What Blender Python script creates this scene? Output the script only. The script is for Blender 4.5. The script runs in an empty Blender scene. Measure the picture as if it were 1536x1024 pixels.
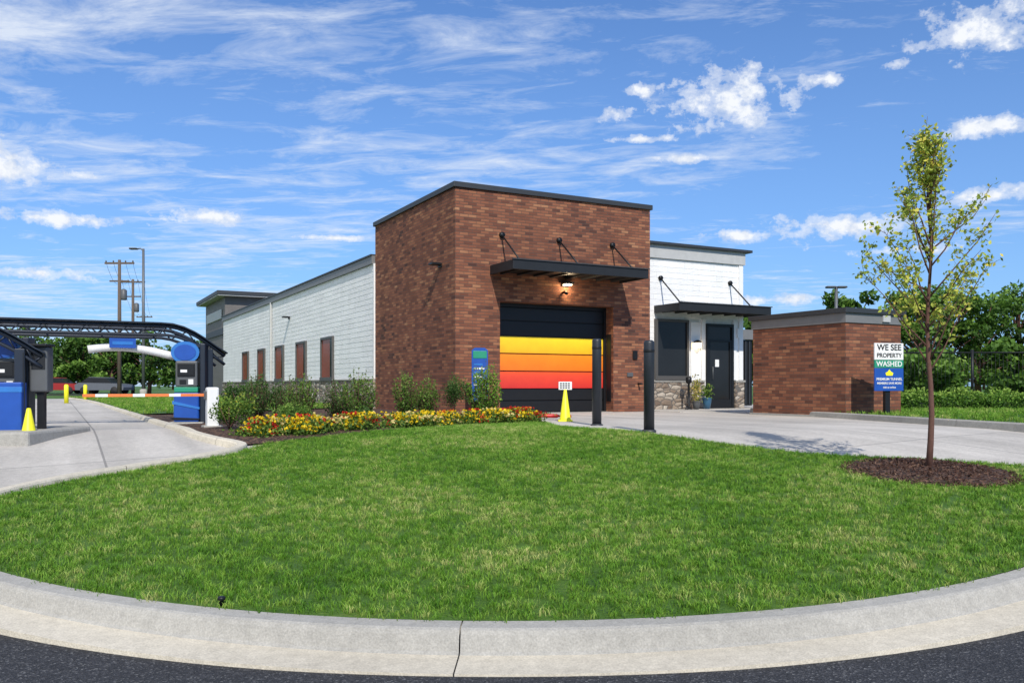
import bpy, bmesh, math, random
import numpy as np
from mathutils import Vector, Matrix
from mathutils.geometry import delaunay_2d_cdt
random.seed(7); rng=np.random.default_rng(7)
sc=bpy.context.scene
sc.view_settings.view_transform='Standard'; sc.view_settings.look='None'; sc.view_settings.exposure=0
COL=sc.collection

# ---------------------------------------------------------------- node helpers
class NB:
    def __init__(s,nt): s.nt=nt
    def n(s,t,**k):
        x=s.nt.nodes.new(t)
        for a,b in k.items(): setattr(x,a,b)
        return x
    def put(s,sock,v):
        if isinstance(v,bpy.types.NodeSocket): s.nt.links.new(v,sock)
        elif v is not None: sock.default_value=v
    def m(s,op,a,b=None,c=None,clamp=False):
        x=s.n('ShaderNodeMath',operation=op); x.use_clamp=clamp
        s.put(x.inputs[0],a); s.put(x.inputs[1],b); s.put(x.inputs[2],c)
        return x.outputs[0]
    def vm(s,op,a,b=None,out=0):
        x=s.n('ShaderNodeVectorMath',operation=op)
        s.put(x.inputs[0],a)
        if b is not None: s.put(x.inputs[1],b)
        return x.outputs[out]
    def noise(s,vec,scale,detail=4,rough=.55,dist=0):
        x=s.n('ShaderNodeTexNoise'); s.put(x.inputs['Vector'],vec)
        x.inputs['Scale'].default_value=scale; x.inputs['Detail'].default_value=detail
        x.inputs['Roughness'].default_value=rough; x.inputs['Distortion'].default_value=dist
        return x.outputs[0]
    def ramp(s,f,stops,interp='LINEAR'):
        x=s.n('ShaderNodeValToRGB'); x.color_ramp.interpolation=interp
        e=x.color_ramp.elements
        while len(e)<len(stops): e.new(.5)
        for i,(p,c) in enumerate(stops):
            e[i].position=p; e[i].color=(c[0],c[1],c[2],1) if not isinstance(c,(int,float)) else (c,c,c,1)
        s.put(x.inputs[0],f); return x.outputs[0]
    def mix(s,f,a,b,mode='MIX'):
        x=s.n('ShaderNodeMix',data_type='RGBA',blend_type=mode)
        s.put(x.inputs[0],f)
        for i,v in ((6,a),(7,b)):
            if isinstance(v,tuple): v=(v[0],v[1],v[2],1)
            s.put(x.inputs[i],v)
        return x.outputs[2]
    def bump(s,h,strength=.5,dist=.01):
        x=s.n('ShaderNodeBump'); x.inputs['Strength'].default_value=strength; x.inputs['Distance'].default_value=dist
        s.put(x.inputs['Height'],h); return x.outputs[0]
    def sep(s,v):
        x=s.n('ShaderNodeSeparateXYZ'); s.put(x.inputs[0],v); return x.outputs
    def comb(s,a,b,c=0.0):
        x=s.n('ShaderNodeCombineXYZ'); s.put(x.inputs[0],a); s.put(x.inputs[1],b); s.put(x.inputs[2],c); return x.outputs[0]
def newmat(name):
    m=bpy.data.materials.new(name); m.use_nodes=True
    b=NB(m.node_tree); p=m.node_tree.nodes['Principled BSDF']
    return m,b,p
def simple(name,col,rough=.6,metal=0,var=.15,scale=6,spec=.5,bump=0):
    m,b,p=newmat(name)
    pos=b.n('ShaderNodeNewGeometry').outputs['Position']
    nz=b.noise(pos,scale,3)
    f=b.m('MULTIPLY_ADD',nz,2*var,1-var)
    c=b.vm('SCALE',tuple(col)); 
    sc_=c.node; b.put(sc_.inputs['Scale'],f)
    b.put(p.inputs['Base Color'],c)
    p.inputs['Roughness'].default_value=rough; p.inputs['Metallic'].default_value=metal
    p.inputs['Specular IOR Level'].default_value=spec
    if bump: b.put(p.inputs['Normal'],b.bump(b.noise(pos,scale*12,3),bump,.01))
    return m

def brick_mat(name):
    m,b,p=newmat(name)
    uv=b.n('ShaderNodeUVMap').outputs[0]
    u,v,_=b.sep(uv); W,H=.24,.078
    vr=b.m('DIVIDE',v,H); row=b.m('FLOOR',vr)
    cu=b.m('ADD',b.m('DIVIDE',u,W),b.m('MULTIPLY',b.m('MODULO',row,2.0),.5)); col=b.m('FLOOR',cu)
    fu=b.m('FRACT',cu); fv=b.m('FRACT',vr)
    wn=b.n('ShaderNodeTexWhiteNoise',noise_dimensions='2D'); b.put(wn.inputs['Vector'],b.comb(col,row))
    big=b.noise(b.vm('MULTIPLY',uv,(.5,1.6,1)),.9,3)
    val=b.m('ADD',b.m('MULTIPLY',wn.outputs[0],.9),b.m('MULTIPLY_ADD',big,.5,-.2),clamp=True)
    c=b.ramp(val,[(0,(.08,.036,.028)),(.12,(.15,.058,.037)),(.4,(.215,.08,.046)),(.7,(.265,.103,.057)),(.9,(.33,.14,.072)),(1,(.42,.21,.11))])
    grain=b.noise(uv,45,3)
    c=b.mix(.5,c,b.ramp(grain,[(.3,.78),(.7,1.18)]),'MULTIPLY')
    mort=b.m('MAXIMUM',b.m('LESS_THAN',fu,.05),b.m('LESS_THAN',fv,.19))
    c=b.mix(b.m('MULTIPLY',mort,.8),c,(.11,.08,.065))
    st=b.noise(b.vm('MULTIPLY',uv,(1.4,.35,1)),1.0,4)
    c=b.mix(.5,c,b.ramp(st,[(.3,.78),(.62,1.12)]),'MULTIPLY')
    b.put(p.inputs['Base Color'],c); p.inputs['Roughness'].default_value=.85; p.inputs['Specular IOR Level'].default_value=.25
    h=b.m('ADD',b.m('MULTIPLY',b.m('SUBTRACT',1.0,mort),1.0),b.m('ADD',b.m('MULTIPLY',wn.outputs[0],.45),b.m('MULTIPLY',grain,.4)))
    b.put(p.inputs['Normal'],b.bump(h,1.0,.016))
    return m
def stone_mat():
    m,b,p=newmat('stone_veneer'); uv=b.n('ShaderNodeUVMap').outputs[0]
    s=b.vm('MULTIPLY',uv,(3.6,7.5,1))
    v=b.n('ShaderNodeTexVoronoi',feature='F1'); b.put(v.inputs['Vector'],s); v.inputs['Scale'].default_value=1
    e=b.n('ShaderNodeTexVoronoi',feature='DISTANCE_TO_EDGE'); b.put(e.inputs['Vector'],s); e.inputs['Scale'].default_value=1
    c=b.ramp(b.sep(v.outputs['Color'])[0],[(0,(.14,.10,.075)),(.35,(.26,.2,.15)),(.65,(.37,.31,.25)),(1,(.5,.45,.38))])
    c=b.mix(.6,c,b.ramp(b.noise(uv,20,4),[(.3,.7),(.7,1.2)]),'MULTIPLY')
    ed=b.m('LESS_THAN',e.outputs['Distance'],.05)
    c=b.mix(ed,c,(.12,.11,.1)); b.put(p.inputs['Base Color'],c); p.inputs['Roughness'].default_value=.9
    b.put(p.inputs['Normal'],b.bump(b.m('MULTIPLY',e.outputs['Distance'],3,clamp=True),.8,.04)); return m
def siding_mat(name,base,H=.17):
    m,b,p=newmat(name); uv=b.n('ShaderNodeUVMap').outputs[0]
    u,v,_=b.sep(uv); row=b.m('FLOOR',b.m('DIVIDE',v,H))
    wn=b.n('ShaderNodeTexWhiteNoise',noise_dimensions='1D'); b.put(wn.inputs['W'],row)
    cu=b.m('ADD',b.m('DIVIDE',u,1.2),b.m('MULTIPLY',wn.outputs[0],7.0)); fu=b.m('FRACT',cu)
    joint=b.m('LESS_THAN',fu,.008)
    w2=b.n('ShaderNodeTexWhiteNoise',noise_dimensions='2D'); b.put(w2.inputs['Vector'],b.comb(b.m('FLOOR',cu),row))
    c=b.mix(1.0,base,b.ramp(w2.outputs[0],[(0,.93),(1,1.03)]),'MULTIPLY')
    grain=b.noise(b.vm('MULTIPLY',uv,(4,18,1)),1.5,4)
    c=b.mix(.6,c,b.ramp(grain,[(.3,.9),(.7,1.06)]),'MULTIPLY')
    dirt=b.noise(b.vm('MULTIPLY',uv,(2.2,.3,1)),1,3); c=b.mix(.4,c,b.ramp(dirt,[(.35,.88),(.6,1.04)]),'MULTIPLY')
    c=b.mix(b.m('MULTIPLY',joint,.4),c,(.2,.2,.2)); b.put(p.inputs['Base Color'],c); p.inputs['Roughness'].default_value=.6
    b.put(p.inputs['Normal'],b.bump(grain,.7,.02)); return m
UX,UY=.8823,.4708
def concrete_mat(name,base,joints=0,warm=0):
    m,b,p=newmat(name); pos=b.n('ShaderNodeNewGeometry').outputs['Position']
    n1=b.noise(pos,.5,4,.6); n2=b.noise(pos,14,4,.7); n3=b.noise(pos,90,2)
    c=b.mix(1.0,base,b.ramp(n1,[(.3,.84),(.7,1.1)]),'MULTIPLY')
    c=b.mix(.7,c,b.ramp(n2,[(.3,.8),(.7,1.14)]),'MULTIPLY')
    c=b.mix(.7,c,b.ramp(n3,[(.3,.76),(.7,1.18)]),'MULTIPLY')
    if joints:
        uu=b.vm('DOT_PRODUCT',pos,(UX,UY,0),out=1); vv=b.vm('DOT_PRODUCT',pos,(-UY,UX,0),out=1)
        f1=b.m('ABSOLUTE',b.m('SUBTRACT',b.m('FRACT',b.m('DIVIDE',b.m('ADD',uu,1.3),joints)),.5))
        f2=b.m('ABSOLUTE',b.m('SUBTRACT',b.m('FRACT',b.m('DIVIDE',b.m('ADD',vv,.7),joints)),.5))
        j=b.m('MAXIMUM',b.m('LESS_THAN',f1,.004),b.m('LESS_THAN',f2,.004))
        c=b.mix(b.m('MULTIPLY',j,.6),c,(.13,.125,.12))
        wn=b.n('ShaderNodeTexWhiteNoise',noise_dimensions='2D')
        b.put(wn.inputs['Vector'],b.comb(b.m('FLOOR',b.m('ADD',b.m('DIVIDE',b.m('ADD',uu,1.3),joints),.5)),b.m('FLOOR',b.m('ADD',b.m('DIVIDE',b.m('ADD',vv,.7),joints),.5))))
        c=b.mix(1.0,c,b.ramp(wn.outputs[0],[(0,.92),(1,1.05)]),'MULTIPLY')
        tw=b.noise(b.comb(b.m('MULTIPLY',uu,1.6),b.m('MULTIPLY',vv,.12)),1,3)
        c=b.mix(.6,c,b.ramp(tw,[(.38,.8),(.6,1.08)]),'MULTIPLY')
    b.put(p.inputs['Base Color'],c); p.inputs['Roughness'].default_value=.88; p.inputs['Specular IOR Level'].default_value=.3
    b.put(p.inputs['Normal'],b.bump(b.m('ADD',n2,n3),.45,.006)); return m
def asphalt_mat():
    m,b,p=newmat('asphalt'); pos=b.n('ShaderNodeNewGeometry').outputs['Position']
    v=b.n('ShaderNodeTexVoronoi'); b.put(v.inputs['Vector'],pos); v.inputs['Scale'].default_value=95
    c=b.ramp(b.sep(v.outputs['Color'])[0],[(0,(.012,.013,.016)),(.6,(.03,.031,.036)),(.9,(.06,.06,.065)),(1,(.15,.15,.15))])
    c=b.mix(.7,c,b.ramp(b.noise(pos,1.2,4),[(.3,.75),(.7,1.25)]),'MULTIPLY')
    b.put(p.inputs['Base Color'],c); p.inputs['Roughness'].default_value=.85
    b.put(p.inputs['Normal'],b.bump(v.outputs['Distance'],.9,.012)); return m
def grass_mat(name,blade=True):
    m,b,p=newmat(name); pos=b.n('ShaderNodeNewGeometry').outputs['Position']
    n1=b.noise(pos,.8,2,.6); n2=b.noise(pos,4.5,2,.65)
    f=b.m('ADD',b.m('MULTIPLY',n1,.6),b.m('MULTIPLY',n2,.5))
    if blade:
        oi=b.n('ShaderNodeObjectInfo').outputs['Random']
        f=b.m('ADD',f,b.m('MULTIPLY_ADD',oi,.36,-.18))
        c=b.ramp(f,[(.32,(.055,.155,.010)),(.5,(.11,.245,.02)),(.64,(.185,.325,.04)),(.82,(.42,.44,.15))])
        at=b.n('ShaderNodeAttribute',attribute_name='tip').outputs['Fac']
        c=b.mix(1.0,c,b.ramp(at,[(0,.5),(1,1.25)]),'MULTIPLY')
    else:
        f=b.m('ADD',f,b.m('MULTIPLY_ADD',b.noise(pos,40,2),.5,-.25))
        c=b.ramp(f,[(.3,(.035,.085,.008)),(.6,(.08,.16,.02)),(.85,(.16,.19,.05))])
    b.put(p.inputs['Base Color'],c); p.inputs['Roughness'].default_value=.6; p.inputs['Specular IOR Level'].default_value=.2
    if not blade: b.put(p.inputs['Normal'],b.bump(b.noise(pos,60,2),.8,.03))
    return m
def leaf_mat(name='leaf',trans=.3):
    m,b,p=newmat(name)
    c=b.n('ShaderNodeAttribute',attribute_name='Col').outputs['Color']
    b.put(p.inputs['Base Color'],c); p.inputs['Roughness'].default_value=.55; p.inputs['Specular IOR Level'].default_value=.3
    t=b.n('ShaderNodeBsdfTranslucent'); b.put(t.inputs[0],c)
    mx=b.n('ShaderNodeMixShader'); mx.inputs[0].default_value=trans
    nt=m.node_tree; nt.links.new(p.outputs[0],mx.inputs[1]); nt.links.new(t.outputs[0],mx.inputs[2])
    nt.links.new(mx.outputs[0],nt.nodes['Material Output'].inputs[0]); return m
def mulch_mat():
    m,b,p=newmat('mulch'); pos=b.n('ShaderNodeNewGeometry').outputs['Position']
    v=b.n('ShaderNodeTexVoronoi'); b.put(v.inputs['Vector'],b.vm('MULTIPLY',pos,(1,.55,1))); v.inputs['Scale'].default_value=34
    c=b.ramp(b.sep(v.outputs['Color'])[0],[(0,(.02,.011,.008)),(.6,(.075,.038,.024)),(1,(.18,.1,.06))])
    b.put(p.inputs['Base Color'],c); p.inputs['Roughness'].default_value=.95
    b.put(p.inputs['Normal'],b.bump(v.outputs['Distance'],1,.03)); return m
def glass_mat(name,col=(.012,.013,.015),rough=.12,spec=.25):
    m,b,p=newmat(name); pos=b.n('ShaderNodeNewGeometry').outputs['Position']
    c=b.mix(b.noise(pos,1.2,2),col,tuple(x*1.8+.002 for x in col)); b.put(p.inputs['Base Color'],c)
    p.inputs['Roughness'].default_value=rough; p.inputs['Specular IOR Level'].default_value=spec; return m

M=dict(
 brick=brick_mat('brick'), stone=stone_mat(), siding=siding_mat('white_siding',(.88,.875,.86)),
 gsiding=siding_mat('charcoal_siding',(.15,.138,.128)),
 coping=simple('dark_metal',(.04,.043,.047),.5,.2), awn=simple('awning_metal',(.02,.022,.025),.5,.1,.2,6,.3), fascia=simple('grey_fascia',(.17,.17,.17),.5),
 lfascia=simple('light_fascia',(.46,.46,.45),.5), black=simple('black_metal',(.011,.012,.014),.45,.1,.2,6,.35),
 navy=simple('navy_steel',(.014,.021,.035),.45,.1), bollard=simple('bollard_paint',(.016,.02,.027),.45,0,.2,10,bump=.1),
 frame=simple('window_frame',(.08,.075,.07),.5), glass=glass_mat('dark_glass'),
 redglass=glass_mat('bay_window_glass',(.2,.05,.03),.2,.2),
 concrete=concrete_mat('driveway_concrete',(.53,.495,.445),3.7), curb=concrete_mat('curb_concrete',(.385,.37,.335)),
 gutter=concrete_mat('gutter_concrete',(.6,.545,.44)),
 asphalt=asphalt_mat(), grass=grass_mat('grass_blade'), turf=grass_mat('turf',False), leaf=leaf_mat(), mulch=mulch_mat(),
 blue=simple('blue_plastic',(.012,.075,.36),.4,0,.2), lblue=simple('light_blue_plastic',(.03,.17,.5),.35,0,.2),
 green=simple('green_panel',(.02,.26,.15),.4), white=simple('white_paint',(.78,.78,.76),.45,0,.06),
 yellow=simple('yellow_plastic',(.85,.8,.02),.45,0,.12), orange=simple('orange_paint',(.75,.2,.05),.5),
 red=simple('red_rubber',(.5,.02,.02),.4), grey=simple('grey_plastic',(.09,.095,.10),.5), wood=simple('bark',(.13,.062,.045),.85,0,.35,30,bump=.5),
 pole=simple('galvanised_steel',(.13,.14,.15),.5,.3), wpole=simple('timber_pole',(.12,.09,.07),.9,0,.3),
 rubber=simple('tire',(.02,.02,.02),.8), trim=simple('white_trim',(.8,.795,.78),.5,0,.05))
def lampmat(name,c,e):
    m,b,p=newmat(name); p.inputs['Base Color'].default_value=(*c,1)
    p.inputs['Emission Color'].default_value=(*c,1); p.inputs['Emission Strength'].default_value=e; return m
M['lamp']=lampmat('lit_lamp',(1,.8,.5),6)

# ---------------------------------------------------------------- mesh helpers
def link(o,parent=None):
    COL.objects.link(o)
    if parent: o.parent=parent
    return o
def empty(name,loc=(0,0,0),rz=0):
    o=bpy.data.objects.new(name,None); o.location=loc; o.rotation_euler=(0,0,rz); o.empty_display_size=.3
    COL.objects.link(o); return o
def meshobj(name,V,F,mat,parent=None,smooth=False,uv=None):
    me=bpy.data.meshes.new(name); me.from_pydata([tuple(v) for v in V],[],F); me.update()
    me.materials.append(mat)
    ul=me.uv_layers.new(name='UVMap')
    for poly in me.polygons:
        n=poly.normal
        for li in poly.loop_indices:
            co=me.vertices[me.loops[li].vertex_index].co
            if abs(n.x)>abs(n.y) and abs(n.x)>abs(n.z)*.5: ul.data[li].uv=(co.y,co.z)
            elif abs(n.y)>abs(n.z)*.5: ul.data[li].uv=(co.x,co.z)
            else: ul.data[li].uv=(co.x,co.y)
        poly.use_smooth=smooth
    o=bpy.data.objects.new(name,me); return link(o,parent)
def box(name,x0,x1,y0,y1,z0,z1,mat,parent=None,bev=0):
    V=[(x0,y0,z0),(x1,y0,z0),(x1,y1,z0),(x0,y1,z0),(x0,y0,z1),(x1,y0,z1),(x1,y1,z1),(x0,y1,z1)]
    F=[(0,3,2,1),(4,5,6,7),(0,1,5,4),(1,2,6,5),(2,3,7,6),(3,0,4,7)]
    o=meshobj(name,V,F,mat,parent)
    if bev:
        md=o.modifiers.new('b','BEVEL'); md.width=bev; md.segments=2; md.limit_method='ANGLE'
    return o
def tubes(name,paths,mat,parent=None,seg=8,smooth=True):
    V=[];F=[]
    for pts,rad in paths:
        pts=[Vector(p) for p in pts]
        if not isinstance(rad,(list,tuple)): rad=[rad]*len(pts)
        base=len(V)
        for i,p in enumerate(pts):
            d=(pts[min(i+1,len(pts)-1)]-pts[max(i-1,0)]).normalized()
            a=d.orthogonal().normalized() if abs(d.z)<.99 else Vector((1,0,0)); 
            a=(a-d*a.dot(d)).normalized(); bb=d.cross(a)
            for k in range(seg):
                t=2*math.pi*k/seg; V.append(p+(a*math.cos(t)+bb*math.sin(t))*rad[i])
        for i in range(len(pts)-1):
            for k in range(seg):
                k2=(k+1)%seg; F.append((base+i*seg+k,base+i*seg+k2,base+(i+1)*seg+k2,base+(i+1)*seg+k))
        F.append(tuple(base+k for k in reversed(range(seg)))); F.append(tuple(base+(len(pts)-1)*seg+k for k in range(seg)))
    return meshobj(name,V,F,mat,parent,smooth)
def lathe(name,prof,mat,parent=None,c=(0,0,0),seg=20,smooth=True):
    V=[];F=[]
    for r,z in prof:
        for k in range(seg):
            t=2*math.pi*k/seg; V.append((c[0]+r*math.cos(t),c[1]+r*math.sin(t),c[2]+z))
    for i in range(len(prof)-1):
        for k in range(seg):
            k2=(k+1)%seg; F.append((i*seg+k,i*seg+k2,(i+1)*seg+k2,(i+1)*seg+k))
    F.append(tuple(reversed(range(seg)))); F.append(tuple((len(prof)-1)*seg+k for k in range(seg)))
    return meshobj(name,V,F,mat,parent,smooth)
def prism(name,outline,axis_len,mat,parent=None,M4=None,smooth=False):
    n=len(outline); V=[Vector((x,0,z)) for x,z in outline]+[Vector((x,axis_len,z)) for x,z in outline]
    if M4: V=[M4@v for v in V]
    F=[tuple(range(n)),tuple(reversed(range(n,2*n)))]+[((i+1)%n,i,n+i,n+(i+1)%n) for i in range(n)]
    return meshobj(name,V,F,mat,parent,smooth)
def text(name,s,size,mat,parent,loc,rot=(math.pi/2,0,0),ext=.002):
    cu=bpy.data.curves.new(name,'FONT'); cu.body=s; cu.size=size; cu.extrude=ext; cu.align_x='CENTER'; cu.align_y='CENTER'
    cu.offset=size*.015; cu.materials.append(mat); o=bpy.data.objects.new(name,cu); o.location=loc; o.rotation_euler=rot; return link(o,parent)
def sheet(name,poly,zf,mat,sp=.6,parent=None):
    pts=[Vector(p) for p in poly]; n=len(pts)
    P=[]
    for i in range(n):
        a=pts[i]; b=pts[(i+1)%n]; k=max(1,int((b-a).length/sp))
        for j in range(k): P.append(a.lerp(b,j/k))
    nb=len(P); E=[(i,(i+1)%nb) for i in range(nb)]
    xs=[p.x for p in P]; ys=[p.y for p in P]
    def inside(x,y):
        c=False
        for i in range(nb):
            a=P[i]; b=P[(i+1)%nb]
            if (a.y>y)!=(b.y>y) and x<(b.x-a.x)*(y-a.y)/(b.y-a.y)+a.x: c=not c
        return c
    y=min(ys)+sp*.5
    while y<max(ys):
        x=min(xs)+sp*.5
        while x<max(xs):
            if inside(x,y): P.append(Vector((x+.13*sp*math.sin(y*7),y)))
            x+=sp
        y+=sp
    r=delaunay_2d_cdt(P,E,[],1,1e-4)
    V=[(v.x,v.y,zf(v.x,v.y)) for v in r[0]]; F=[tuple(f) for f in r[2]]
    o=meshobj(name,V,F,mat,parent,True)
    bm=bmesh.new(); bm.from_mesh(o.data); bmesh.ops.recalc_face_normals(bm,faces=bm.faces)
    if sum(f.normal.z for f in bm.faces)<0: bmesh.ops.reverse_faces(bm,faces=bm.faces)
    bm.to_mesh(o.data); bm.free(); return o
def leafmesh(name,P,size,cols,mat,parent=None,aspect=.5,up=0.0):
    P=np.asarray(P); n=len(P); size=np.broadcast_to(size,(n,))[:,None]
    a=rng.normal(size=(n,3)); a/=np.linalg.norm(a,axis=1)[:,None]; a[:,2]+=up; a/=np.linalg.norm(a,axis=1)[:,None]
    c=rng.normal(size=(n,3)); b=np.cross(a,c); b/=np.linalg.norm(b,axis=1)[:,None]+1e-9
    nn=np.cross(a,b)
    V=np.stack([P-a*size,P-b*size*aspect+nn*size*.12,P+a*size,P+b*size*aspect+nn*size*.12],1).reshape(-1,3)
    F=np.arange(4*n).reshape(-1,4)
    me=bpy.data.meshes.new(name); me.from_pydata(V.tolist(),[],F.tolist()); me.update(); me.materials.append(mat)
    at=me.color_attributes.new('Col','FLOAT_COLOR','POINT')
    cc=np.concatenate([np.repeat(np.asarray(cols),4,axis=0),np.ones((4*n,1))],1).astype(np.float32)
    at.data.foreach_set('color',cc.ravel())
    o=bpy.data.objects.new(name,me); return link(o,parent)
def lerpcol(t,stops):
    t=np.clip(t,0,1); xs=[s[0] for s in stops]
    return np.stack([np.interp(t,xs,[s[1][k] for s in stops]) for k in range(3)],1)

# ---------------------------------------------------------------- terrain
def Gr(y): 
    t=max(0,min(1,(y-4.9)/9.0)); return .75*t
def Gl(y):
    t=max(0,min(1,(y-4.9)/9.0)); return .15+.61*t
ys=[-60,-20,0,4.9,6,8,10,12,13.9,20,40,80,200,900]; xs=[-900,-200,-60,-20,0,20,60,200,900]
V=[(x,y,Gr(y)-.06) for y in ys for x in xs]; nx=len(xs)
F=[(j*nx+i,j*nx+i+1,(j+1)*nx+i+1,(j+1)*nx+i) for j in range(len(ys)-1) for i in range(nx-1)]
meshobj('ground',V,F,M['turf'])
sheet('road',[(-40,-8),(40,-8),(40,6.8),(-40,6.8)],lambda x,y:Gr(y)+.0,M['asphalt'],1.0)
sheet('driveway',[(-13,6.8),(10.2,6.8),(9.1,10.5),(8.5,13.5),(8.0,16),(7.55,18.8),(6.6,23),(13,27),(13,34),(-4,34),(-19,48),(-27,48),(-24,40),(-14.5,20),(-13,13)],lambda x,y:Gr(y)+.003,M['concrete'],1.0)
R0=6.6
def arc(st): return [(R0*math.sin(a)-.05,4.9+R0*(1-math.cos(a))) for a in np.radians(np.arange(-48,55,st))]
front=arc(3)
left=[(-3.66,12.0),(-3.72,11.4),(-4.3,10.4),(-4.85,9.4),(-5.12,8.4),(-5.1,7.6)]
right=[(5.95,8.5),(6.45,9.5),(6.6,10.1),(6.15,10.5),(5.37,10.9),(4.6,11.1),(3.83,11.5),(3.1,12.3),(2.4,13.3),(1.6,14.4),(.85,15.6),(.75,16.9)]
bedfront=[(.35,17.2),(-.5,16.0),(-1.6,14.7),(-2.3,13.8),(-3.0,13.05),(-3.6,12.5)]
lawn=left+front+right+bedfront
mc=(4.83,9.87)
def lawnz(x,y): 
    z=Gl(y)+.012*math.sin(x*1.3+y)*math.sin(y*.9)*min(1,max(0,(y-5)/2))
    return z
LAWN=sheet('lawn',lawn,lawnz,M['turf'],.35)
bedn=[(.35,17.2),(.75,17.0),(.6,18.2),(-.3,20.5),(-.7,21.9),(-1.45,21.75),(-4.4,27.3),(-5.6,27),(-9.2,21.0),(-5.2,13.7),(-3.9,12.3),(-3.6,12.5),(-3.0,13.05),(-2.3,13.8),(-1.6,14.7),(-.5,16.0)]
sheet('planting_bed',bedn,lambda x,y:Gl(y)+.02+.02*math.sin(x*3)*math.cos(y*2.3)-.005,M['mulch'],.5)
STRIP=sheet('grass_strip',[(-9.2,21.0),(-5.6,27),(-4.4,27.3),(-17.7,52),(-19.5,52),(-26,50),(-19.7,40.2)],lambda x,y:.80,M['turf'],1.2)
VERGE=sheet('verge',[(10.35,6.8),(9.25,10.5),(8.65,13.5),(8.15,16),(7.7,18.8),(7.2,21),(7.5,24),(9,26),(26,29),(30,20),(24,6.8)],lambda x,y:Gr(y)+.1,M['turf'],.8)

def resample(pts,step):
    P=[Vector(p) for p in pts]; out=[P[0]]
    for a,b in zip(P[:-1],P[1:]):
        L=(b-a).length; k=max(1,round(L/step))
        for j in range(1,k+1): out.append(a.lerp(b,j/k))
    return out
def chaikin(pts,closed=False,it=2):
    for _ in range(it):
        o=[pts[0]]
        for a,b in zip(pts[:-1],pts[1:]):
            o+= [(a[0]*.75+b[0]*.25,a[1]*.75+b[1]*.25),(a[0]*.25+b[0]*.75,a[1]*.25+b[1]*.75)]
        o.append(pts[-1]); pts=o
    return pts
def curb(name,path,prof_f,mat_idx_f,seglen,mats,side=1,jump0=0,parent=None):
    P=resample(path,.12); V=[];F=[];mi=[]
    s=[0]
    for a,b in zip(P[:-1],P[1:]): s.append(s[-1]+(b-a).length)
    nprof=len(prof_f(P[0]))
    prev=None; cur=-1
    for i,p in enumerate(P):
        a=P[max(0,i-1)]; b=P[min(len(P)-1,i+1)]; d=(b-a).normalized(); nrm=Vector((d.y,-d.x))*side
        k=int((s[i]+jump0)//seglen)
        if k!=cur and cur!=-1:
            q=p-d*.008
            pr=prof_f(q); idx=len(V)
            for o_,z in pr: V.append((q.x+nrm.x*o_,q.y+nrm.y*o_,z))
            for j in range(nprof-1): F.append((prev+j,prev+j+1,idx+j+1,idx+j)); mi.append(mat_idx_f(j))
            prev=None
        cur=k
        pr=prof_f(p); idx=len(V)
        for o_,z in pr: V.append((p.x+nrm.x*o_,p.y+nrm.y*o_,z))
        if prev is not None:
            for j in range(nprof-1): F.append((prev+j,prev+j+1,idx+j+1,idx+j)); mi.append(mat_idx_f(j))
        prev=idx
    o=meshobj(name,V,F,mats[0],parent,False)
    for m in mats[1:]: o.data.materials.append(m)
    for poly,k in zip(o.data.polygons,mi): poly.material_index=k
    bm=bmesh.new(); bm.from_mesh(o.data); bmesh.ops.recalc_face_normals(bm,faces=bm.faces)
    if sum(f.normal.z for f in bm.faces)<0: bmesh.ops.reverse_faces(bm,faces=bm.faces)
    bm.to_mesh(o.data); bm.free(); return o
def prof_front(p):
    g=Gr(p.y); t=max(g+.02,Gl(p.y)+.0)
    return [(-.03,g-.1),(-.012,t-.03),(0,t),(.125,t-.004),(.145,t-.013),(.158,t-.035),(.185,g+.03),(.205,g+.016),(.5,g+.012),(.505,g-.1)]
fp=arc(2)
arc_to=R0*(math.radians(48)-.25/R0)
sg=4.6
curb('curb',fp,prof_front,lambda j:1 if j>=7 else 0,sg,[M['curb'],M['gutter']],1,sg-(arc_to%sg))
def prof_low(p):
    g=Gr(p.y); t=Gl(p.y)+.06
    return [(-.02,g-.1),(0,t-.02),(.01,t),(.13,t),(.15,t-.02),(.165,g),(.17,g-.05)]
nose=chaikin([fp[0],(-5.12,7.6),(-5.14,8.3),(-4.9,9.4),(-4.3,10.4),(-3.74,11.3),(-3.66,11.95),(-3.95,12.35),(-4.4,12.75),(-5.25,13.8),(-9.65,21.8),(-19.8,40.3),(-26,50)])
curb('curb',nose,prof_low,lambda j:0,3.0,[M['gutter']],-1)
rc=chaikin([fp[-1],(5.95,8.5),(6.5,9.5),(6.65,10.15),(6.15,10.55),(5.37,10.95),(4.6,11.15),(3.83,11.55),(3.1,12.35),(2.4,13.35),(1.6,14.45),(.87,15.65),(.77,17.0),(.62,18.2),(-.3,20.5),(-.75,21.9)])
def prof_lowr(p):
    g=Gr(p.y); t=Gl(p.y)-.015
    return [(-.02,g-.1),(0,t-.02),(.01,t),(.13,t),(.15,t-.01),(.165,g),(.17,g-.05)]
curb('curb',rc,prof_lowr,lambda j:0,3.0,[M['curb']],1)
def prof_v(p):
    g=Gr(p.y); t=g+.13
    return [(-.02,g-.1),(0,t-.02),(.01,t),(.13,t),(.15,t-.02),(.165,g),(.17,g-.05)]
curb('curb',chaikin([(10.35,6.8),(9.25,10.5),(8.65,13.5),(8.15,16),(7.7,18.8),(7.0,22),(6.7,23.5)]),prof_v,lambda j:0,3.0,[M['curb']],-1)
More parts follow.
